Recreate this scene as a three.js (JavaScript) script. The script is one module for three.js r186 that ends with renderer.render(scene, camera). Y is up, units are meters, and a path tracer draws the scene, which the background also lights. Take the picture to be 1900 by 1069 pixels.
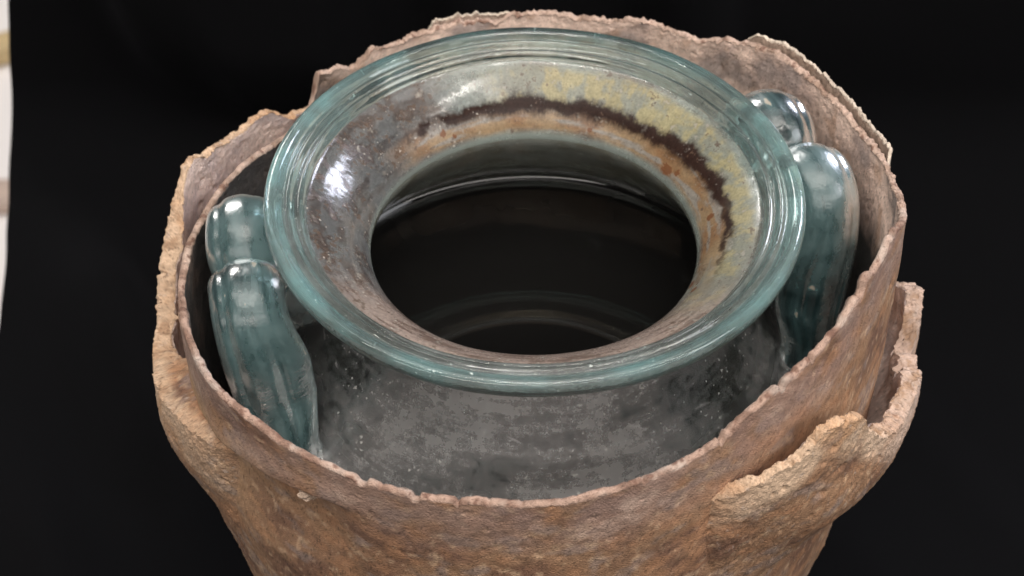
import * as THREE from 'three';
import { ImprovedNoise } from 'three/addons/math/ImprovedNoise.js';
import { RoundedBoxGeometry } from 'three/addons/geometries/RoundedBoxGeometry.js';
import { RectAreaLightUniformsLib } from 'three/addons/lights/RectAreaLightUniformsLib.js';

// ---------------------------------------------------------------- camera, light, exposure
const H0 = 0.26;                                   // height of the glass rim above the cloth
const scene = new THREE.Scene();
scene.background = new THREE.Color(0.012, 0.012, 0.013);
const camera = new THREE.PerspectiveCamera(19.46, 1900 / 1069, 0.05, 20);
camera.position.set(0, H0 + 0.5 * Math.sin(0.72257), 0.5 * Math.cos(0.72257));
camera.lookAt(camera.position.x - 0.01261, camera.position.y - 0.70322, camera.position.z - 0.71086);
camera.focus = 0.475; camera.userData.fStop = 18;
const renderer = new THREE.WebGLRenderer({ antialias: true });
renderer.toneMapping = THREE.LinearToneMapping;
renderer.toneMappingExposure = 1.08;
renderer.shadowMap.enabled = true;
RectAreaLightUniformsLib.init();
function lamp(name, label, color, power, w, h, pos, aim, glow) {
  const g = new THREE.Group(); g.name = name; g.position.set(...pos); g.lookAt(...aim); scene.add(g);
  g.userData = { label, category: 'lamp' };
  const back = new THREE.Mesh(new RoundedBoxGeometry(w + 0.06, h + 0.06, 0.05, 2, 0.01), new THREE.MeshStandardMaterial({ color: 0xdddddd, roughness: 0.6 }));
  back.name = 'lamp_housing'; back.position.z = -0.04; g.add(back);
  const face = new THREE.Mesh(new THREE.BoxGeometry(w, h, 0.006), new THREE.MeshStandardMaterial({ color: 0xffffff, emissive: new THREE.Color(...color), emissiveIntensity: glow }));
  face.name = 'lamp_diffuser'; face.position.z = -0.008; g.add(face);
  const l = new THREE.RectAreaLight(new THREE.Color(...color), power, w, h);
  l.name = name + '_light'; l.position.z = 0.0; l.rotation.y = Math.PI; g.add(l);      // shines along the group's +z
  return g;
}
const AIM = [0, H0, 0];
lamp('ceiling_lamp', 'long white tube lamp on the ceiling across above the urn', [1, 0.95, 0.88], 50, 3.4, 0.04, [0, 2.05, 0.36], [0, H0, 0.2], 1.5);
lamp('ceiling_lamp_001', 'short white tube lamp on the ceiling nearer the photographer', [1, 0.95, 0.88], 52, 0.9, 0.06, [0.1, 2.05, 0.75], AIM, 1.5);
lamp('window_lamp', 'cool daylight window panel behind on the right', [0.80, 0.84, 1.0], 26, 0.26, 0.30, [0.95, 0.96, -0.93], AIM, 0.6);
lamp('ceiling_lamp', 'added unseen lamp brightening the pale floor on the left', [1, 0.96, 0.92], 16, 0.6, 0.6, [-1.0, 1.3, -1.7], [-1.0, 0, -1.70001], 1.5).name = 'ceiling_lamp_002';  // lamp added only to brighten the strip of floor
lamp('ceiling_panel_lamp', 'broad softly glowing white ceiling panel over the urn', [1, 0.97, 0.94], 1.2, 2.6, 2.2, [0, 2.6, 0.3], [0, 0, 0.30001], 0.3);
lamp('fill_panel_lamp', 'added long fill light panel, unseen, above and behind the photographer', [1, 0.95, 0.9], 24, 5.0, 0.10, [0.25, 1.5, 1.35], AIM, 0.1);  // fill panel added to light the front and the liquid's edge
lamp('window_lamp', 'daylight window panel on the right of the urn', [0.95, 0.96, 1.0], 7, 0.5, 0.5, [1.44, 1.25, 0.42], AIM, 0.3).name = 'window_lamp_001';

// ---------------------------------------------------------------- helpers
const P = new ImprovedNoise();
const noise = (x, y, z) => P.noise(x, y, z);
function fbm(x, y, z, oct = 4, gain = 0.5) { let s = 0, a = 1, n = 0; for (let i = 0; i < oct; i++) { s += a * P.noise(x, y, z); n += a; a *= gain; x = x * 2.03 + 11.3; y = y * 2.03 + 5.7; z = z * 2.03 + 3.1; } return s / n; }
const sm = (a, b, x) => { const t = Math.min(1, Math.max(0, (x - a) / (b - a))); return t * t * (3 - 2 * t); };
const mix = (a, b, t) => a + (b - a) * t;
const mix3 = (a, b, t) => [mix(a[0], b[0], t), mix(a[1], b[1], t), mix(a[2], b[2], t)];
const DEG = Math.PI / 180;
let seed = 7; const rnd = () => { seed = (seed * 16807) % 2147483647; return seed / 2147483647; };
function table(rows, col) {                        // smooth (monotone-ish) interpolation of rows [x, a, b ...]
  const n = rows.length, X = rows.map(r => r[0]), Y = rows.map(r => r[col]), M = [];
  const d = i => (Y[i + 1] - Y[i]) / (X[i + 1] - X[i]);
  for (let i = 0; i < n; i++) M.push(i === 0 ? d(0) : i === n - 1 ? d(n - 2) : d(i - 1) * d(i) <= 0 ? 0 : 2 * d(i - 1) * d(i) / (d(i - 1) + d(i)));
  return x => {
    if (x <= X[0]) return Y[0]; if (x >= X[n - 1]) return Y[n - 1];
    let i = 0; while (x > X[i + 1]) i++;
    const h = X[i + 1] - X[i], t = (x - X[i]) / h, t2 = t * t, t3 = t2 * t;
    return (2 * t3 - 3 * t2 + 1) * Y[i] + (t3 - 2 * t2 + t) * h * M[i] + (-2 * t3 + 3 * t2) * Y[i + 1] + (t3 - t2) * h * M[i + 1];
  };
}
function mesh(name, geo, mat, parent) { const m = new THREE.Mesh(geo, mat); m.name = name; m.castShadow = m.receiveShadow = true; (parent || scene).add(m); return m; }
function dataTex(w, h, fn, srgb, wrap = true) {
  const d = new Uint8Array(w * h * 4);
  for (let y = 0; y < h; y++) for (let x = 0; x < w; x++) { const c = fn(x / w, y / h), o = (y * w + x) * 4; for (let k = 0; k < 3; k++) d[o + k] = Math.max(0, Math.min(255, (srgb ? enc(c[k]) : c[k]) * 255)); d[o + 3] = 255; }
  const t = new THREE.DataTexture(d, w, h); t.magFilter = THREE.LinearFilter; t.minFilter = THREE.LinearFilter;
  if (srgb) t.colorSpace = THREE.SRGBColorSpace;
  t.wrapS = THREE.RepeatWrapping; t.wrapT = wrap ? THREE.RepeatWrapping : THREE.ClampToEdgeWrapping; t.needsUpdate = true; return t;
}
const enc = c => c <= 0.0031308 ? 12.92 * c : 1.055 * Math.pow(c, 1 / 2.4) - 0.055;
// gradient noise that repeats every f cells both ways, for tiles
const GR = Array.from({ length: 4096 }, () => { const a = rnd() * 2 * Math.PI; return [Math.cos(a), Math.sin(a)]; });
function pnoise(x, y, f, k) {
  const X = Math.floor(x), Y = Math.floor(y), fx = x - X, fy = y - Y, g = (i, j) => { const q = GR[((((X + i) % f + f) % f) * 131 + (((Y + j) % f + f) % f) * 517 + k * 71) & 4095]; return q[0] * (fx - i) + q[1] * (fy - j); };
  const u = fx * fx * fx * (fx * (fx * 6 - 15) + 10), v = fy * fy * fy * (fy * (fy * 6 - 15) + 10);
  return mix(mix(g(0, 0), g(1, 0), u), mix(g(0, 1), g(1, 1), u), v) * 1.4;
}
function tileNoise(u, v, f, oct) { let s = 0, g = 1, n = 0; for (let o = 0; o < oct; o++) { const r = f << o; s += g * pnoise(u * r, v * r, r, o + f); n += g; g *= 0.6; } return s / n; }
const grainBump = dataTex(512, 512, (u, v) => { const t = 0.5 + 0.8 * tileNoise(u, v, 110, 2); return [t, t, t]; }, false);

// ---------------------------------------------------------------- lead container
const lead = new THREE.Group(); lead.name = 'lead_container'; lead.position.set(0, H0, 0); scene.add(lead);
lead.userData = { label: 'broken corroded lead container with ragged pinkish brown rim around the glass urn', category: 'container' };
const leadMat = new THREE.MeshStandardMaterial({ vertexColors: true, roughness: 0.93, metalness: 0, bumpMap: grainBump, bumpScale: 0.00022 });
const B = table([[-0.26, 0.073], [-0.17, 0.0925], [-0.125, 0.1035], [-0.09, 0.1085], [-0.05, 0.1105], [0.0, 0.111], [0.03, 0.111]], 1);
// top edge of the wall round the vessel: angle (0 front, 90 right), outer radius, height
const WR = [[-180, .1095, -.0128], [-176, .1095, -.0126], [-171, .1094, -.0160], [-166, .1094, -.0142], [-162, .1094, -.0146], [-154, .1095, -.0176], [-149, .1095, -.0178], [-145, .1094, -.0215], [-141, .1094, -.0185], [-137, .1090, -.0172], [-134, .1078, -.0270], [-131, .1060, -.0290], [-126, .104, -.0292], [-117, .104, -.0265], [-108, .1042, -.0241], [-99, .1048, -.0226], [-90, .1057, -.0200], [-80, .1069, -.0172], [-68, .1090, -.0112], [-58, .1114, -.0085], [-50, .1135, -.0062], [-44, .1139, -.0055], [-38, .1144, -.0056], [-27, .1146, -.0058], [-16, .1143, -.0059], [-6, .1137, -.0058], [3, .1130, -.0055], [13, .1113, -.0034], [24, .1087, -.0005], [32, .1069, .0054], [37, .1062, .0084], [43, .1055, .0099], [50, .1047, .0115], [55, .1045, .0152], [59, .1045, .0184], [62, .1047, .0165], [68, .1052, .0190], [77, .1074, .0130], [90, .1077, .0034], [97, .1080, .0002], [111, .1085, -.0036], [120, .1086, -.0033], [130, .1087, -.0023], [142, .1089, -.0064], [150, .1090, -.0113], [160, .1092, -.0104], [170, .1093, -.0136], [176, .1094, -.0126], [180, .1095, -.0128]];
const wR = table(WR, 1), wH = table(WR, 2);
const jag = th => { const a = th * DEG; return 0.55 * noise(Math.cos(a) * 22, Math.sin(a) * 22, 3.3) + 0.3 * noise(Math.cos(a) * 55, Math.sin(a) * 55, 8.1) + 0.2 * noise(Math.cos(a) * 120, Math.sin(a) * 120, 1.7); };
const jagSoft = th => { const a = th * DEG; return 0.8 * noise(Math.cos(a) * 18 + 3, Math.sin(a) * 18, 3.3) + 0.35 * noise(Math.cos(a) * 48, Math.sin(a) * 48, 8.1); };
const chips = th => { const a = th * DEG, q = noise(Math.cos(a) * 30 + 9, Math.sin(a) * 30, 6.6); return 0.0018 * sm(0.42, 0.6, q) + 0.0005 * sm(0.36, 0.42, noise(Math.cos(a) * 70, Math.sin(a) * 70 + 4, 2.2)); };
function wallTop(th) {
  const rough = sm(66, 80, th) + sm(-125, -140, th);
  return wH(th) + mix(jagSoft(th) * 0.0007 - chips(th), jag(th) * 0.0026, Math.min(1, rough));
}
function wallR(th, y) { const h = wH(th), d0 = 0.0155 + 0.0004 * Math.max(0, -28 - th), dd = h - y, cut = sm(-62, -46, th) * sm(-22, -31, th) * sm(d0 - 0.002, d0 + 0.0035, dd) * sm(0.06, 0.03, dd) * 0.0034; return B(y) - cut + 0.0010 * sm(-62, -46, th) * sm(-22, -31, th) * sm(d0 - 0.012, d0 - 0.003, dd) * sm(d0 + 0.001, d0 - 0.002, dd) + (wR(th) - B(h)) * Math.exp(-Math.max(0, h - y) / 0.075); }

function shell(name, label, { a0, a1, cols, rows, inRows, top, radius, thick, bottom, color, rough, capRound = 1, bevel = () => 0 }) {
  const cap = 16, per = rows + cap + inRows, pos = [], col = [], uv = [], idx = [], closed = a1 - a0 > 359;
  for (let i = 0; i <= cols; i++) {
    const th = mix(a0, a1, i / cols), a = th * DEG, s = Math.sin(a), c = Math.cos(a), h = top(th), bot = bottom(th, h);
    const put = (r, y, side, t) => {
      let x = r * s, z = r * c; const q = 1000;
      const n1 = fbm(x * 60, y * 60, z * 60, 3), n2 = fbm(x * 480, y * 480, z * 480, 3, 0.75);
      const rr = rough(th, y, side), d = (n1 * 0.0010 * rr[0] + n2 * 0.0009 * rr[1] - 0.0011 * rr[1] * sm(0.30, 0.5, fbm(x * 260 + 3, y * 260, z * 260 + 8, 2))) * (side === 2 ? -1 : 1);
      const dy = side === 1 ? fbm(x * 420 + 9, y * 420, z * 420, 4, 0.7) * 0.0010 * rr[1] : 0;
      pos.push(x + d * s, y + dy, z + d * c);
      const gr = rnd(), gk = (1 + (gr - 0.5) * 0.30) * (gr < 0.05 ? 0.6 : 1); col.push(...color(x, y, z, th, h, side, n1, n2).map(v => Math.max(0.004, v * gk))); uv.push(Math.round(12 * (closed ? 1 : 1)) * (th / 360), (y - r) / 0.058 + (side === 2 ? 0.37 : 0));
    };
    for (let j = 0; j < rows; j++) { const t = j / (rows - 1), y = mix(bot, h - 0.0006, 1 - Math.pow(1 - t, 2.2)); put(radius(th, y), y, 0, t); }
    const T = thick(th, h), R = radius(th, h);
    const bv = bevel(th, T);
    for (let j = 0; j < cap; j++) { const p = (j + 0.5) / cap * Math.PI; put(R - T / 2 + T / 2 * Math.cos(p), h + Math.sin(p) * Math.min(T * 0.42, 0.0012) * capRound - 0.0004 + bv * (0.5 - 0.5 * Math.cos(p)), 1, 0); }
    for (let j = 0; j < inRows; j++) { const t = j / (inRows - 1), y = mix(h - 0.0006 + bv, bot, Math.pow(t, 2.2)); put(radius(th, y) - thick(th, y), y, 2, t); }
  }
  for (let i = 0; i < cols; i++) for (let j = 0; j < per - 1; j++) { const a = i * per + j, b = a + per; idx.push(a, b, b + 1, a, b + 1, a + 1); }
  const g = new THREE.BufferGeometry(); g.setAttribute('position', new THREE.Float32BufferAttribute(pos, 3)); g.setAttribute('color', new THREE.Float32BufferAttribute(col, 3)); g.setAttribute('uv', new THREE.Float32BufferAttribute(uv, 2)); g.setIndex(idx); g.computeVertexNormals();
  if (closed) { const n = g.attributes.normal; for (let j = 0; j < per; j++) { const b = cols * per + j, v = new THREE.Vector3(n.getX(j) + n.getX(b), n.getY(j) + n.getY(b), n.getZ(j) + n.getZ(b)).normalize(); n.setXYZ(j, v.x, v.y, v.z); n.setXYZ(b, v.x, v.y, v.z); } }
  const m = mesh(name, g, leadMat, lead); if (label) m.userData.label = label; return m;
}
const TAN = [.55, .39, .27], PINK = [.56, .36, .275], BROWN = [.335, .185, .10], UMBER = [.20, .10, .06], GREY = [.27, .20, .18], PALE = [.62, .50, .43], ORANGE = [.40, .20, .10];
function crust(x, y, z) {                          // mottled brown corrosion
  const a = fbm(x * 38 + 4, y * 52, z * 38, 4), b = fbm(x * 95, y * 130 + 3, z * 95, 3), c = fbm(x * 300, y * 300, z * 300 + 5, 3);
  let k = mix3(BROWN, UMBER, sm(-0.05, 0.35, a)); k = mix3(k, [.30, .225, .195], 0.6 * sm(0.08, 0.34, b - 0.35 * a)); k = mix3(k, ORANGE, 0.8 * sm(0.05, 0.3, -b - 0.3 * c));
  k = mix3(k, [.47, .31, .19], 0.6 * sm(0.16, 0.4, c + 0.4 * b));
  const lum = 0.3 * k[0] + 0.6 * k[1] + 0.1 * k[2]; return k.map(v => mix(v, lum, 0.05) * (0.98 + 0.40 * c));
}
function wallColor(x, y, z, th, h, side, n1, n2) {
  const s = fbm(x * 70, y * 70, z * 70 + 9, 4), c = fbm(x * 320, y * 320, z * 320, 3);
  if (side === 0) {
    const d = h - y + 0.006 * s;
    let k = crust(x, y, z); k = mix3(k, [.46, .29, .165], 0.8 * sm(-88, -66, th) * sm(-36, -58, th) * sm(0.010, 0.026, d + 0.012 * s) * sm(0.07, 0.04, d)); k = mix3(k, [.32, .215, .18], 0.7 * sm(0.028, 0.008, d) * sm(-0.28, 0.25, s + 0.10));
    k = mix3(k, [.50, .36, .29], 0.7 * sm(0.15, 0.4, s) * sm(0.03, 0.01, d));
    return k.map(v => v * (1 + 0.3 * c));
  }
  if (side === 1) { const bk = sm(70, 95, Math.abs(th)), q = fbm(x * 150, y * 150, z * 150 + 2, 3); let k = mix3(mix3([.40, .265, .205], [.25, .15, .11], sm(-0.08, 0.22, q)), [.52, .42, .36], 0.85 * sm(0.0, 0.3, s) ); k = mix3(k, mix3([.50, .355, .285], [.33, .22, .165], sm(-0.15, 0.3, q)), bk); k = mix3(k, [.13, .065, .045], 0.85 * sm(0.12, 0.34, c + 0.3 * q)); return k.map(v => v * (0.9 + 0.5 * c)); }
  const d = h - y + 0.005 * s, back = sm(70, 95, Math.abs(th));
  let k = mix3([.46, .33, .28], [.70, .51, .42], sm(-0.2, 0.25, s + 0.05)); k = mix3(k, [.46, .28, .19], 0.6 * sm(0.05, 0.35, fbm(x * 120, y * 90, z * 120, 3)));
  k = mix3(k, [.30, .245, .225], 0.6 * sm(0.05, 0.3, -s));
  const darkSpan = th < 0 ? sm(-150, -128, th) * sm(-6, -30, th) : sm(38, 50, th) * sm(84, 70, th);   // dark stretches of the inside
  k = mix3(k, mix3([.045, .042, .04], [.12, .085, .07], sm(0.0, 0.35, s)), Math.max(darkSpan * 0.95, sm(0.022, 0.034, d + 0.02 * s)));  // also darker with depth: interior shade painted into the colour
  return k.map(v => v * (1 + 0.4 * c));
}
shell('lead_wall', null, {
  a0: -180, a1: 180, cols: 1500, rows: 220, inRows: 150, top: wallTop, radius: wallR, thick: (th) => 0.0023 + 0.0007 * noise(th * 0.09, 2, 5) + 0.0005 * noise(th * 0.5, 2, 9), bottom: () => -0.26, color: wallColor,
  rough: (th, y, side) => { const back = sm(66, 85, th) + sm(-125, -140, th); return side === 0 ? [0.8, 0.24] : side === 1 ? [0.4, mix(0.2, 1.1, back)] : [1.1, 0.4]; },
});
// torn outer layer: stands clear of the wall at the sides (gap), lies on it as a swelling crust towards the front
const O = table([[-0.16, 0.092], [-0.125, 0.1015], [-0.09, 0.1125], [-0.065, 0.1195], [-0.04, 0.1212], [-0.02, 0.1185], [0, 0.1165]], 1);
function tornLayer(name, label, a0, a1, cols, rows_, lie) {
  const R = table(rows_, 1), H = table(rows_, 2), end = th => a0 < -100 ? sm(-54, -44, th) : sm(30, 20, th);
  const top = th => H(th) + jagSoft(th) * mix(0.0008, 0.0022, 1 - lie(th));
  const radius = (th, y) => {
    const d = Math.max(0, H(th) - y), w = wallR(th, y), sunk = sm(0.07, 0.115, d);
    const free = mix(R(th) + 0.0006 * sm(0, 0.012, d), w + Math.max(0, O(y) - w - 0.012 * sm(0, 30, th) * sm(-0.04, -0.085, y)) * (th < 0 ? sm(-52, -78, th) : sm(28, 50, th)), sm(0.008, 0.05, d));
    return mix(free, w, 0.0) - 0.005 * sunk - 0.006 * end(th);
  };
  const thick = (th, y) => { const t = mix(0.0024, 0.0058, sm(-106, -97, th)) * (1 + 0.3 * noise(th * 0.13, 7, 1) + 0.15 * noise(th * 0.5, 3, 1)) * (1 - 0.5 * sm(20, 30, th) * sm(60, 50, th));
    return mix(t, Math.max(0.0015, R(th) - wallR(th, H(th)) + 0.0015 + 0.3 * bevelOf(th)), lie(th)); };
  const bevelOf = th => lie(th) * 0.45 * Math.max(0, R(th) - wallR(th, H(th)));
  const color = (x, y, z, th, h, side) => {
    const s = fbm(x * 60, y * 60, z * 60 + 9, 4), c = fbm(x * 380, y * 380, z * 380, 3, 0.7), d = h - y + 0.010 * s, l = lie(th);
    let k = mix3(TAN, [.47, .28, .16], sm(-0.05, 0.35, s)); k = mix3(k, [.50, .37, .31], 0.85 * sm(45, 75, th));
    if (side === 0) k = mix3(k, crust(x, y, z), Math.max(sm(mix(0.010, 0.003, sm(0, 20, th)), mix(0.030, 0.017, sm(0, 20, th)), d), sm(-70, -44, th) * sm(16, 0, th) * 0.9, sm(34, 22, th) * sm(0, 10, th)));
    const pt = fbm(x * 170, y * 170, z * 170 + 1, 4, 0.7); if (side === 1) k = mix3(mix3(k, [.33, .20, .12], 0.8 * sm(0.0, 0.3, pt)), crust(x, y, z), l * sm(R(th) - 0.0028, R(th) - 0.0058, Math.hypot(x, z) + 0.002 * s)); if (side === 1) k = mix3(k, crust(x, y, z), l * (th < 0 ? sm(-80, -40, th) * 0.8 : 0.9));
    if (side === 2) { k = mix3([.76, .60, .54], [.56, .45, .43], sm(-0.1, 0.3, s)); k = mix3(k, [.30, .22, .19], 0.6 * sm(0.022, 0.042, d)); }  // inner face fades darker downward, depth shade put into its colour
    k = mix3(k, [.20, .10, .06], 0.7 * sm(0.3, 0.5, c)); k = mix3(k, PALE, 0.45 * sm(0.25, 0.45, -c));
    return k.map(v => v * (1 + 0.35 * c));
  };
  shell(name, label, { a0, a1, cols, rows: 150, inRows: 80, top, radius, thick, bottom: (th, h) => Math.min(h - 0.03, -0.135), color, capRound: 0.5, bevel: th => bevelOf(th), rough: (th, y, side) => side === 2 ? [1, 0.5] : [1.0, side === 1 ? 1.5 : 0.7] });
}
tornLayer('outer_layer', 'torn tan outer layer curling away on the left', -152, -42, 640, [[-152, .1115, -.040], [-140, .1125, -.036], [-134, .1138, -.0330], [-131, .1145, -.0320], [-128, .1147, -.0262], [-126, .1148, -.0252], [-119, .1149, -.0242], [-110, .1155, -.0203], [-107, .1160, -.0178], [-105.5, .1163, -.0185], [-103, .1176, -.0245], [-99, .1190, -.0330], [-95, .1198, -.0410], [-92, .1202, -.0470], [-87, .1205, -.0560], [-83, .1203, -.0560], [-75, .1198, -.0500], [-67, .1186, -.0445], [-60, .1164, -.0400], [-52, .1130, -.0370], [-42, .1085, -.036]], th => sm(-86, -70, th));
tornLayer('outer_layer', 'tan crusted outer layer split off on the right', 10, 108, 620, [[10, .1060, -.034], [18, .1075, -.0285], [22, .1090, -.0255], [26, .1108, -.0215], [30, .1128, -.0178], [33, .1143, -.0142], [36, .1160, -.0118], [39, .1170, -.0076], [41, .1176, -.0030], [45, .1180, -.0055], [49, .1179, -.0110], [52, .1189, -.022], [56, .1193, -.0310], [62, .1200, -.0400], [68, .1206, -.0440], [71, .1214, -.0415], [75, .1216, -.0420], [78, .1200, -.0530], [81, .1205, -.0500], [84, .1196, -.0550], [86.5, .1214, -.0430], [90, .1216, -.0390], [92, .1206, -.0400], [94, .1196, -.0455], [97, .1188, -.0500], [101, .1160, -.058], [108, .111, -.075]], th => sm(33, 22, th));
{ const g = new THREE.CylinderGeometry(0.0705, 0.0705, 0.004, 64); const m = mesh('base', g, new THREE.MeshStandardMaterial({ color: new THREE.Color(.06, .05, .045), roughness: 0.95, bumpMap: grainBump, bumpScale: 0.0003 }), lead); m.position.y = -0.2575; }
// thin layers peeling off the top of the back wall
function flake(a0, a1, lift, out, t) {
  const e = th => sm(a0, a0 + 5, th) * sm(a1, a1 - 5, th);
  shell('peeling_flake', null, {
    a0, a1, cols: Math.round((a1 - a0) * 5), rows: 12, inRows: 12, top: th => wallTop(th) + lift * e(th) - 0.004 * (1 - e(th)) + jag(th * 2.1) * 0.0008,
    radius: (th, y) => wallR(th, y) + out * (0.4 + 0.6 * sm(wH(th) - 0.02, wH(th), y)) * e(th) - 0.0005, thick: () => t, bottom: (th, h) => h - 0.02,
    color: (x, y, z, th, h, side) => { const c = fbm(x * 300, y * 300, z * 300, 3), k = side === 2 ? [.38, .28, .22] : [.52, .43, .35]; return k.map(v => v * (1 + 0.6 * c)); }, rough: (th, y, side) => [0.8, 0.7],
  });
}
flake(96, 143, 0.0022, 0.0030, 0.0011);
flake(-178, -157, 0.0016, 0.0024, 0.0011);
{ // small pale chip caught under the front rim
  const g = new THREE.IcosahedronGeometry(0.0021, 3), p = g.attributes.position;
  for (let i = 0; i < p.count; i++) { const v = new THREE.Vector3().fromBufferAttribute(p, i), k = 1 + 0.5 * noise(v.x * 900, v.y * 900, v.z * 900); p.setXYZ(i, v.x * k * 1.2, v.y * k * 0.9, v.z * k * 0.8); }
  g.computeVertexNormals();
  const m = mesh('chip', g, new THREE.MeshStandardMaterial({ color: new THREE.Color(.68, .5, .38), roughness: 0.95, bumpMap: grainBump, bumpScale: 0.0003 }), lead); m.position.set(-0.0596, -0.0235, 0.0960); m.userData.label = 'small pale chip stuck under the front rim';
}

// ---------------------------------------------------------------- glass urn
const urn = new THREE.Group(); urn.name = 'glass_urn'; urn.position.set(0, H0, 0); scene.add(urn);
urn.userData = { label: 'blue green glass urn with wide rolled rim and looped handles, standing inside the lead container', category: 'urn' };
// profile: [radius, height, section] from the outer foot up over the rim and down the inside
const PROF = [
  ['body', [[0.004, -.245], [.04, -.245], [.066, -.243], [.082, -.232], [.0905, -.205], [.0945, -.165], [.0960, -.12], [.0962, -.098], [.0965, -.083], [.0950, -.0725], [.0915, -.0655]]],
  ['neck', [[.0915, -.0655], [.0850, -.0622], [.0790, -.0588], [.0740, -.0535], [.0685, -.0470], [.0625, -.0395], [.0575, -.0320], [.0545, -.0260], [.0538, -.0215], [.0552, -.0168], [.0590, -.0128], [.0650, -.0088], [.0715, -.0066]]],
  ['rim', [[.0715, -.0066], [.0745, -.0052], [.0770, -.0042], [.0789, -.0029], [.0799, -.0010], [.0800, .0007], [.0794, .0021], [.0781, .0028], [.0766, .0026], [.0753, .0015], [.0745, .0007], [.0738, .0010], [.0731, .0016], [.0723, .0014], [.0716, .0001], [.0709, -.0006], [.0702, -.0002], [.0695, -.0001], [.0687, -.0010], [.0676, -.0028]]],
  ['neck', [[.0676, -.0028], [.0640, -.0049], [.0600, -.0077], [.0560, -.0110], [.0527, -.0149], [.0506, -.0182], [.0498, -.0207], [.0502, -.0235], [.0522, -.0275], [.0560, -.0335], [.0610, -.0408], [.0670, -.0484], [.0728, -.0552], [.0780, -.0618], [.0830, -.0655], [.0885, -.0705]]],
  ['body', [[.0885, -.0705], [.0928, -.0830], [.0934, -.1000], [.0930, -.12], [.0914, -.165], [.0873, -.205], [.0790, -.229], [.064, -.2395], [.04, -.2415], [.004, -.2418]]],
];
const path = new THREE.CurvePath(); const pts = []; const bounds = [0];
for (const [, p] of PROF) { for (let i = pts.length ? 1 : 0; i < p.length; i++) pts.push(new THREE.Vector2(...p[i])); bounds.push(pts.length - 1); }
const spl = new THREE.SplineCurve(pts);
const SUB = 7, prof = []; for (let i = 0; i < pts.length - 1; i++) for (let k = 0; k < SUB; k++) prof.push(spl.getPoint((i + k / SUB) / (pts.length - 1))); prof.push(pts[pts.length - 1].clone());
// texture v: visible parts get most of it
const wgt = [], vAt = [0]; { let sum = 0; for (let i = 0; i < prof.length - 1; i++) { const len = prof[i].distanceTo(prof[i + 1]), vis = prof[i].y > -0.075 ? 1 : 0.12; sum += len * vis; vAt.push(sum); } for (let i = 0; i < vAt.length; i++) vAt[i] /= sum; }
const NA = 420, rings = [];
const wob = (a, y) => 1 + 0.0022 * noise(Math.cos(a) * 1.3, Math.sin(a) * 1.3, y * 25) + 0.0009 * noise(Math.cos(a) * 4, Math.sin(a) * 4, y * 60);
const gp = (k, i) => { const a = -Math.PI + 2 * Math.PI * i / NA, p = prof[k], r = p.x * wob(a, p.y); return [r * Math.sin(a), p.y + 0.0007 * noise(Math.cos(a) * 1.5 + 5, Math.sin(a) * 1.5, 2) * sm(-.06, 0, p.y), r * Math.cos(a)]; };
const full = new THREE.BufferGeometry(); { const pos = [], uv = [], idx = []; for (let k = 0; k < prof.length; k++) for (let i = 0; i <= NA; i++) { pos.push(...gp(k, i)); uv.push(i / NA, vAt[k]); } const w = NA + 1; for (let k = 0; k < prof.length - 1; k++) for (let i = 0; i < NA; i++) { const a = k * w + i, b = a + w; idx.push(a, a + 1, b + 1, a, b + 1, b); } full.setAttribute('position', new THREE.Float32BufferAttribute(pos, 3)); full.setAttribute('uv', new THREE.Float32BufferAttribute(uv, 2)); full.setIndex(idx); full.computeVertexNormals(); const n = full.attributes.normal; for (let k = 0; k < prof.length; k++) { const a = k * w, b = a + NA, v = new THREE.Vector3(n.getX(a) + n.getX(b), n.getY(a) + n.getY(b), n.getZ(a) + n.getZ(b)).normalize(); n.setXYZ(a, v.x, v.y, v.z); n.setXYZ(b, v.x, v.y, v.z); } }
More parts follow.
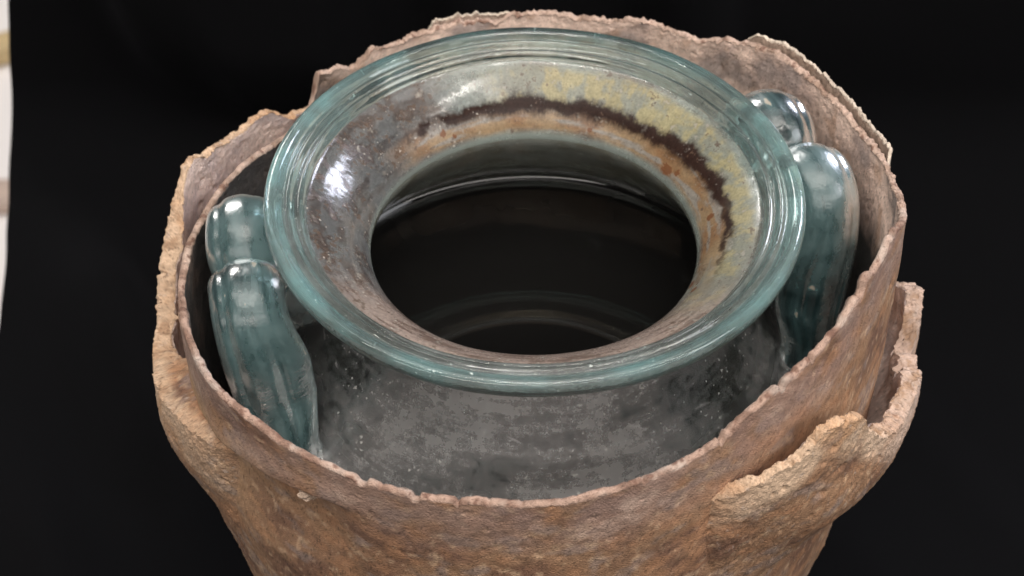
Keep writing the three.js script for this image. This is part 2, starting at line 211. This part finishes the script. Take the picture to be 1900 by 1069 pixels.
// ---- what the glass is covered with: colour, how much light it lets through, roughness
const TW = 2048, TH = 1024;
const ofV = v => { let lo = 0, hi = vAt.length - 1; while (hi - lo > 1) { const m = (lo + hi) >> 1; if (vAt[m] <= v) lo = m; else hi = m; } const t = (v - vAt[lo]) / Math.max(1e-9, vAt[hi] - vAt[lo]); return [mix(prof[lo].x, prof[hi].x, t), mix(prof[lo].y, prof[hi].y, t), lo + t]; };
const kRimOut = bounds[2] * SUB, kRimIn = bounds[3] * SUB, kThroat = (bounds[3] + 6) * SUB;
const TEAL = [.50, .80, .80], CLEAR = [.80, .92, .91];
function glassAt(u, v) {
  const a = -Math.PI + 2 * Math.PI * u, deg = a / DEG, ad = Math.abs(deg), [r, y, k] = ofV(v), x = r * Math.sin(a), z = r * Math.cos(a);
  const n1 = fbm(x * 55, y * 55, z * 55, 4), n2 = fbm(x * 170 + 3, y * 170, z * 170, 4, 0.6), n3 = fbm(x * 900, y * 900 + 7, z * 900, 2);
  const rightBack = deg > 0 ? sm(35, 75, deg) : sm(-158, -176, deg);          // from the right round to the back
  const whole = deg > 0 ? sm(48, 82, deg) : sm(-116, -140, deg);              // a little farther, to the back left
  let col, tr, ro, sp = 1;
  if (k < kRimOut) {                               // outside of body and neck: dark clear glass with whitish weathering, front-centre brightness painted into it
    const st = fbm(x * 26 + 2, y * 420, z * 26, 4, 0.7), cl = fbm(x * 28 + 8, y * 34, z * 28, 3);
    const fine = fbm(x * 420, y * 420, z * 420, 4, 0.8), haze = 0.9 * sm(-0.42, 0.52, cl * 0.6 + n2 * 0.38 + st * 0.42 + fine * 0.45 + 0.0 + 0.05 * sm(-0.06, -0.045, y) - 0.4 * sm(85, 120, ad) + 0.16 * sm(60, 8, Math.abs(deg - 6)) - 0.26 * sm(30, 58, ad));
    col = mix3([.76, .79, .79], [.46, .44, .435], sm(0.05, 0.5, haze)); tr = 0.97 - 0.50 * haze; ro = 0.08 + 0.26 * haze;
    const scr = fbm(a * 6 + y * 60, (y * 900 + a * 14) * 0.5, 3, 2); if (scr > 0.47 && n2 > -0.1) { col = mix3(col, [.6, .58, .57], 0.6); tr -= 0.18; }
    if (n3 + 0.5 * n2 > 0.52) { col = [.62, .60, .57]; tr = 0.3; }
    if (y < -0.074) { col = [.05, .048, .045]; tr = 0.12; }  // body glass coloured near black: the shaded interior painted in
  } else if (k < kRimIn) {                         // rolled rim: blue green with seeds and flecks, clearer on the inner rings
    const q = sm(-0.3, 0.4, n1 + 0.4 * n2), outer = sm(kRimIn - 7.5 * SUB, kRimIn - 11 * SUB, k);
    const strk = fbm(a * 4, k * 0.35, 2, 4), milky = mix(0.10, 0.22, outer) * (0.55 + 0.8 * q + 0.5 * strk) * (0.30 + 0.65 * sm(20, 70, ad) * sm(160, 110, ad) + 0.35 * sm(60, 10, ad));
    col = mix3([.66, .78, .76], mix3([.60, .80, .79], [.38, .64, .64], q), outer); tr = 1 - milky; ro = 0.05 + 0.08 * q;
    if (n3 + 0.4 * n2 > 0.56) { col = [.72, .78, .75]; tr = 0.4; ro = 0.3; }
    if (n3 + 0.4 * n2 < -0.55) { col = [.16, .20, .18]; tr = 0.5; }
  } else if (k < kThroat) {                        // the funnel of the mouth
    const t = (k - kRimIn) / (kThroat - kRimIn);   // 0 at the rim, 1 at the throat
    const w = t + 0.09 * n1 + 0.04 * n2, left = sm(-166, -140, deg) * sm(-20, -50, deg), front = sm(75, 40, ad);
    const streak = fbm(a * 3, t * 9, 4, 3), radial = fbm(a * 26, t * 1.5, 9, 3);
    col = mix3([.38, .44, .40], [.25, .25, .225], sm(-0.2, 0.3, n1)); tr = 0.62; ro = 0.12 + 0.25 * sm(-0.1, 0.3, n2 + streak);
    let L = mix3([.25, .255, .255], [.16, .145, .14], sm(-0.15, 0.3, n2 + streak)); L = mix3(L, [.38, .32, .27], 0.7 * sm(0.0, 0.3, n1 - 0.3 * n2) * sm(0.2, 0.7, t)); L = mix3(L, [.15, .11, .09], 0.85 * sm(0.10, 0.30, n2 * 0.9 + n1 * 0.25 + 0.10 * sm(0.7, 0.2, t))); 
    col = mix3(col, L, left); tr = mix(tr, 0.64, left); ro = mix(ro, 0.12 + 0.2 * sm(0, 0.3, n2), left);
    col = mix3(col, mix3([.36, .28, .24], [.16, .11, .09], sm(-0.05, 0.3, streak + 0.5 * n2)), front); tr = mix(tr, 0.3, front);
    // yellow residue, black tide line, rusty tan below it
    const yel = sm(0.02, 0.14, w) * sm(0.66, 0.52, w) * rightBack;
    col = mix3(col, mix3([.41, .345, .165], [.26, .265, .21], sm(-0.22, 0.2, n2 + 0.5 * radial + 0.6 * n1)), 0.85 * yel); tr = mix(tr, 0.42, yel); ro = mix(ro, 0.42, yel);
    const bandC = deg > 0 ? mix(0.52, 0.40, sm(150, 80, deg)) : 0.52, bw = 0.125 + 0.11 * n1 + 0.04 * n2 - 0.05 * (deg < 0 ? sm(-165, -130, deg) : 0) - 0.03 * sm(110, 75, deg) * (deg > 0 ? 1 : 0);
    const tan = sm(bandC - 0.05, bandC + 0.04, w) * sm(0.92, 0.74, w) * whole;
    col = mix3(col, mix3(mix3([.33, .225, .13], [.27, .15, .075], sm(-0.1, 0.25, n1 + 0.4 * n2)), [.30, .27, .235], sm(0.0, 0.3, streak + 0.4 * n2)), tan); tr = mix(tr, 0.32, tan); ro = mix(ro, 0.3, tan);
    const drip = 0.035 * fbm(a * 70, t * 12, 1, 4, 0.7) + 0.06 * fbm(a * 9, 2, 1, 3) + 0.10 * n2, broken = deg < 0 ? 0.55 * sm(-160, -130, deg) * sm(-0.1, 0.2, n2) : sm(100, 65, deg) * sm(-0.15, 0.15, n2);
    const band = sm(bw * 1.3, bw * 0.3, Math.abs(t + 0.05 * n1 - bandC + drip)) * whole * (1 - broken);
    col = mix3(col, [.026, .014, .011], band); tr = mix(tr, 0.03, band); sp = mix(1, 0.22, Math.max(band, 0.6 * tan, 0.55 * yel)) * (1 - 0.35 * left);
    const grit = fbm(x * 1500, y * 1500, z * 1500, 2, 0.8), g2 = fbm(x * 330 + 5, y * 330, z * 330, 4, 0.75); col = col.map(v => v * (1 + 0.55 * grit + 0.6 * g2));
    { const m = 0.85 * sm(0.24, 0.34, g2 + 0.25 * n1 + 0.12 * left * (1 - t)) * (1 - band); col = mix3(col, [.11, .075, .055], m); tr = mix(tr, 0.25, m); const p = 0.7 * sm(0.26, 0.36, -g2 + 0.3 * n2) * (1 - 0.8 * band); col = mix3(col, [.50, .46, .40], p * (1 - 0.4 * tan)); }
    const low = sm(0.82, 0.95, t) * (1 - front); col = mix3(col, [.46, .52, .47], low * 0.8); tr = mix(tr, 0.6, low);
    for (const [dd, dt, rad] of [[126, .76, .0021], [121, .69, .0011], [-146, .64, .0012], [-150, .72, .0008], [160, .72, .0008], [66, .78, .0020], [60, .6, .0012], [95, .60, .0013]]) { const dx = (deg - dd) * DEG * r, dy = (t - dt) * 0.026; const q = Math.hypot(dx, dy) / rad + 0.7 * n3 + 0.5 * n2; if (q < 1.1) { const m = sm(1.1, 0.8, q); col = mix3(col, [.15, .065, .03], m); tr = mix(tr, 0.05, m); } }
    const spk = sm(0.46, 0.56, n3 + 0.5 * n2) * (1 - 0.7 * rightBack); col = mix3(col, [.62, .57, .50], 0.7 * spk);
    const dk = sm(0.40, 0.52, -n3 * 0.7 + 0.35 * n1 + 0.5 * n2); col = mix3(col, [.10, .06, .04], 0.8 * dk); tr = mix(tr, 0.2, Math.max(spk, dk));
  } else {                                         // inside below the throat
    const q = sm(-0.2, 0.3, n1), up = deg > 0 ? sm(60, 110, deg) : sm(-60, -110, deg);
    col = mix3([.46, .48, .42], [.34, .33, .26], sm(-0.2, 0.25, n1 + n2)); tr = mix(0.94, 0.72, up * sm(-0.055, -0.04, y)); ro = 0.05 + 0.05 * q + 0.22 * sm(-0.046, -0.054, y);
    if (y < -0.0648) { col = [.035, .034, .033]; tr = 0.1; ro = 0.10; }  // below the shoulder, inside shade is put into the glass colour
  }
  return [col, tr, ro, sp];
}
const gCol = new Uint8Array(TW * TH * 4), gTR = new Uint8Array(TW * TH * 4);
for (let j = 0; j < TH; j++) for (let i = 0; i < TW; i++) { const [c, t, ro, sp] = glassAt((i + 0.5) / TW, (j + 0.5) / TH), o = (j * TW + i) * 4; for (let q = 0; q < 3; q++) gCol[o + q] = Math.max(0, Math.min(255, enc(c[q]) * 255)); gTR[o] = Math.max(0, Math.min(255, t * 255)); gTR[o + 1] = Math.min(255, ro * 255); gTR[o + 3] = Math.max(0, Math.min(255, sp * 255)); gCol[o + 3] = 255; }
const mk = (d, srgb) => { const t = new THREE.DataTexture(d, TW, TH); t.magFilter = t.minFilter = THREE.LinearFilter; if (srgb) t.colorSpace = THREE.SRGBColorSpace; t.wrapS = THREE.RepeatWrapping; t.needsUpdate = true; return t; };
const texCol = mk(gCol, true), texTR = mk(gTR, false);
const waveBump = dataTex(1024, 1024, (u, v) => { const t = 0.5 + 0.6 * tileNoise(u, v, 14, 4); return [t, t, t]; }, false); waveBump.repeat.set(2, 1);
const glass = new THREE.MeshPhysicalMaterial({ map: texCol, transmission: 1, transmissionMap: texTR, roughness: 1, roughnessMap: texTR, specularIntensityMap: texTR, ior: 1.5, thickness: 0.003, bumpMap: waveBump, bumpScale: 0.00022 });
const w1 = NA + 1;
function section(k0, k1) {                         // one stretch of the profile, cut out of the whole with its normals
  const g = new THREE.BufferGeometry(), a = k0 * w1, b = (k1 + 1) * w1;
  for (const n of ['position', 'normal', 'uv']) { const at = full.attributes[n]; g.setAttribute(n, new THREE.Float32BufferAttribute(at.array.slice(a * at.itemSize, b * at.itemSize), at.itemSize)); }
  const idx = []; for (let k = 0; k < k1 - k0; k++) for (let i = 0; i < NA; i++) { const p = k * w1 + i, q = p + w1; idx.push(p, p + 1, q + 1, p, q + 1, q); } g.setIndex(idx); return g;
}
function joined(list) { const out = { position: [], normal: [], uv: [] }, idx = []; let base = 0; for (const g of list) { for (const n in out) for (const v of g.attributes[n].array) out[n].push(v); for (const i of g.index.array) idx.push(i + base); base += g.attributes.position.count; } const g = new THREE.BufferGeometry(); for (const n in out) g.setAttribute(n, new THREE.Float32BufferAttribute(out[n], n === 'uv' ? 2 : 3)); g.setIndex(idx); return g; }
mesh('rim', section(bounds[2] * SUB, bounds[3] * SUB), glass, urn);
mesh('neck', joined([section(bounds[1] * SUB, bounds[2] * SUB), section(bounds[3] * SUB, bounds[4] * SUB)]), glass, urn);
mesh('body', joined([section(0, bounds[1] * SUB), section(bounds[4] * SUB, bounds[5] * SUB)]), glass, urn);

// ---- the dark liquid it holds, with a meniscus against the glass
{
  const lvl = -0.0626, prf = [[0, -.2405], [.04, -.2402], [.064, -.238], [.0785, -.2275], [.0867, -.205], [.0908, -.165], [.0922, -.12], [.0926, -.1000], [.0918, -.0830], [.0880, -.0710], [.0820, -.0655], [.0785, -.0628], [.0778, -.0604]].map(p => new THREE.Vector2(...p));
  for (let i = 0; i <= 24; i++) { const t = i / 24, d = 0.0100 * t; prf.push(new THREE.Vector2(0.0768 - d, lvl + 0.0032 * Math.exp(-d / 0.0021))); }
  for (const r of [.066, .06, .045, .03, .015, 0]) prf.push(new THREE.Vector2(r, lvl));
  const l = mesh('dark_liquid', new THREE.LatheGeometry(prf, 160), new THREE.MeshPhysicalMaterial({ color: new THREE.Color(.0055, .0052, .005), roughness: 0.03, ior: 1.34 })); l.position.y = H0;
  l.userData = { label: 'dark still liquid inside the glass urn, seen through its mouth', category: 'liquid' };
}
// ---- M-shaped handles: one thick ribbed strap bent into two arches
const hk = (u, v) => { const top = sm(0.22, 0.5, u) * sm(0.98, 0.8, u); const s = pnoise(u * 4, v * 24, 24, 1) + 0.5 * pnoise(u * 9, v * 70, 70, 2), q = tileNoise(u, v, 12, 4); return [sm(-0.55, 1.0, s * 0.22 + q * 0.7 + 0.5 * top - 0.15), q]; };
const hMap = dataTex(512, 512, (u, v) => { const [m, q] = hk(u, v); let c = mix3([.30, .62, .64], [.40, .60, .61], m); if (q > 0.42) c = [.62, .55, .44]; return c; }, true);
const hTR = dataTex(512, 512, (u, v) => { const [m, q] = hk(u, v); return [0.98 - 0.22 * m - (q > 0.42 ? 0.35 : 0), 0.20 + 0.16 * m, 0]; }, false);
const hGlass = new THREE.MeshPhysicalMaterial({ map: hMap, transmission: 1, transmissionMap: hTR, roughness: 1, roughnessMap: hTR, ior: 1.5, thickness: 0.012, attenuationColor: new THREE.Color(.08, .56, .64), attenuationDistance: 0.019, bumpMap: waveBump, bumpScale: 0.0002 });
function handle(turn, rad, label, drop = 0) {
  // (along the tangent, height, pull towards the axis)
  const c = new THREE.CatmullRomCurve3([[-.0385, -.0665, .0105], [-.0360, -.0530, .007], [-.0312, -.0380, .003], [-.0275, -.0215, .001], [-.0215, -.0115, 0], [-.0140, -.0080, 0], [-.0070, -.0125, 0], [-.0020, -.0260, .005], [0, -.0330, .007], [.0020, -.0260, .005], [.0070, -.0125, 0], [.0140, -.0080, 0], [.0215, -.0115, 0], [.0275, -.0215, .001], [.0312, -.0380, .003], [.0360, -.0530, .007], [.0385, -.0665, .0105]].map(p => new THREE.Vector3(p[0], p[1] - drop * sm(-0.064, -0.030, p[1]), rad - p[2])), false, 'centripetal');
  const n = 220, m = 72, pos = [], uv = [], idx = [], Pn = c.getSpacedPoints(n), Z = new THREE.Vector3(0, 0, 1);
  for (let i = 0; i <= n; i++) {
    const t = c.getTangentAt(i / n), side = Z.clone().addScaledVector(t, -t.z).normalize(), nor = new THREE.Vector3().crossVectors(side, t).normalize(), f = Math.abs(i / n - 0.5) * 2;
    const W = mix(0.0120, 0.0074, Math.pow(f, 1.6)), T = mix(0.0088, 0.0062, f);
    for (let j = 0; j <= m; j++) {
      const a = 2 * Math.PI * j / m, ca = Math.cos(a), sa = Math.sin(a), k = Math.pow(Math.abs(ca), 1.95) + Math.pow(Math.abs(sa), 1.95), e = Math.pow(k, -1 / 1.95);
      const wide = sm(-0.014, -0.034, Pn[i].y) * sm(-0.060, -0.044, Pn[i].y), uu = ca * e, gro = (0.12 + 0.14 * wide) * Math.exp(-Math.pow((uu - 0.60) / 0.11, 2)) + wide * 0.30 * Math.exp(-Math.pow((uu + 0.30) / 0.11, 2)) + wide * 0.22 * sm(-0.25, -0.5, uu);
      const rib = 1 - gro * (sa > 0 ? 1 : 0.6) + 0.02 * noise(i * 0.05, ca * 3, sa * 3 + turn);
      const v = Pn[i].clone().addScaledVector(side, uu * (W + 0.0028 * wide) - 0.0022 * wide).addScaledVector(nor, T * sa * e * rib); pos.push(v.x, v.y, v.z); uv.push(i / n * 2, j / m);
    }
  }
  for (let i = 0; i < n; i++) for (let j = 0; j < m; j++) { const a = i * (m + 1) + j, b = a + m + 1; idx.push(a, a + 1, b + 1, a, b + 1, b); }
  for (const [row, flip] of [[0, true], [n, false]]) { const c0 = pos.length / 3, p = Pn[row]; pos.push(p.x, p.y, p.z); uv.push(0, 0); for (let j = 0; j < m; j++) { const a = row * (m + 1) + j; flip ? idx.push(c0, a + 1, a) : idx.push(c0, a, a + 1); } }
  const g = new THREE.BufferGeometry(); g.setAttribute('position', new THREE.Float32BufferAttribute(pos, 3)); g.setAttribute('uv', new THREE.Float32BufferAttribute(uv, 2)); g.setIndex(idx); g.computeVertexNormals();
  const nn = g.attributes.normal; for (let i = 0; i <= n; i++) { const a = i * (m + 1), b = a + m, v = new THREE.Vector3(nn.getX(a) + nn.getX(b), nn.getY(a) + nn.getY(b), nn.getZ(a) + nn.getZ(b)).normalize(); nn.setXYZ(a, v.x, v.y, v.z); nn.setXYZ(b, v.x, v.y, v.z); }
  const h = mesh('handle', g, hGlass, urn); h.rotation.y = turn; h.userData.label = label; return h;
}
handle(-80 * DEG, 0.0872, 'looped handle on the left, nearer the front', 0.0065);
handle(111 * DEG, 0.0866, 'looped handle on the right, farther back').position.y = 0.001;

// ---------------------------------------------------------------- black cloth, floor and what shows past the cloth
{
  const edgeX = table([[0, -.45], [.3, -.30], [.60, -.2600], [.63, -.2640], [.66, -.2690], [.69, -.2750], [.73, -.2810], [.78, -.2770], [.81, -.2715], [.85, -.2640], [1.15, -.21]], 1);
  const nu = 220, nv = 260, pos = [], uv = [], idx = [];
  for (let j = 0; j <= nv; j++) for (let i = 0; i <= nu; i++) {
    const t = j / nv, s = i / nu, L = t * 0.95;    // along the cloth from the front edge back and up
    let z, y; const flat = 0.70, rad = 0.05;
    if (L < flat) { z = 0.42 - L; y = 0; } else if (L < flat + rad * 1.5) { const a = (L - flat) / rad; z = 0.42 - flat - rad * Math.sin(a); y = rad * (1 - Math.cos(a)); } else { const a = 1.5, q = L - flat - rad * 1.5; z = 0.42 - flat - rad * Math.sin(a) - q * Math.cos(a); y = rad * (1 - Math.cos(a)) + q * Math.sin(a); }
    const up = sm(0.66, 0.9, L), left = edgeX(L) + 0.0008 * noise(L * 30, 1, 2), x = mix(left, 0.62, s);
    const fold = 0.004 * fbm(x * 5 + 2, L * 6, 3, 3) + 0.045 * sm(-0.02, 0.40, fbm(x * 7 - z * 4, L * 2.2 + x * 3, 8, 2)) * sm(0.12, 0.22, Math.hypot(x, z));
    const an = Math.min(1.5, Math.max(0, (L - flat) / rad)), lift = Math.max(0, fold) * sm(0.10, 0.17, Math.hypot(x, z)) * (1 - 0.7 * sm(0.62, 0.70, L) * sm(0.82, 0.74, L)) * sm(-0.27, -0.2, x + 0.3 * sm(0.3, 0.1, L));
    y += lift * Math.cos(an); z += lift * Math.sin(an);
    pos.push(x, y, z); uv.push(x / 0.05, L / 0.05);
  }
  for (let j = 0; j < nv; j++) for (let i = 0; i < nu; i++) { const a = j * (nu + 1) + i, b = a + nu + 1; idx.push(a, a + 1, b + 1, a, b + 1, b); }
  const g = new THREE.BufferGeometry(); g.setAttribute('position', new THREE.Float32BufferAttribute(pos, 3)); g.setAttribute('uv', new THREE.Float32BufferAttribute(uv, 2)); g.setIndex(idx); g.computeVertexNormals();
  const c = mesh('black_cloth', g, new THREE.MeshPhysicalMaterial({ color: new THREE.Color(.0042, .0042, .0048), roughness: 1, specularIntensity: 0.08, bumpMap: grainBump, bumpScale: 0.0004, sheen: 0.5, sheenColor: new THREE.Color(.06, .06, .07), sheenRoughness: 0.5 }));
  c.userData = { label: 'matt black cloth spread under and hung behind the urn', category: 'cloth', kind: 'structure' };
}
{
  const f = mesh('floor', new THREE.BoxGeometry(5, 0.04, 4), new THREE.MeshStandardMaterial({ color: new THREE.Color(.80, .76, .74), roughness: 0.7 })); f.position.set(-0.5, -0.76, -1.2); f.userData = { label: 'pale floor far below, past the left edge of the cloth', category: 'floor', kind: 'structure' };
}
function block(name, label, col, size, pos, turn) {
  const grain = dataTex(128, 128, (u, v) => { const t = 0.85 + 0.35 * pnoise(u * 3, v * 24, 24, 5); return col.map(c => c * t); }, true);
  const m = mesh(name, new RoundedBoxGeometry(...size, 3, 0.008), new THREE.MeshStandardMaterial({ map: grain, roughness: 0.7 })); m.position.set(...pos); m.rotation.y = turn; m.userData = { label, category: 'block' }; return m;
}
block('wooden_block', 'tan block on the pale floor past the cloth edge, upper one', [.60, .45, .24], [0.09, 0.03, 0.04], [-0.715, -0.725, -1.375], 0.5);
block('wooden_block', 'pinkish brown block on the pale floor past the cloth edge, lower one', [.56, .43, .36], [0.12, 0.02, 0.05], [-0.665, -0.73, -1.10], 0.1).name = 'wooden_block_001';
renderer.render(scene, camera);
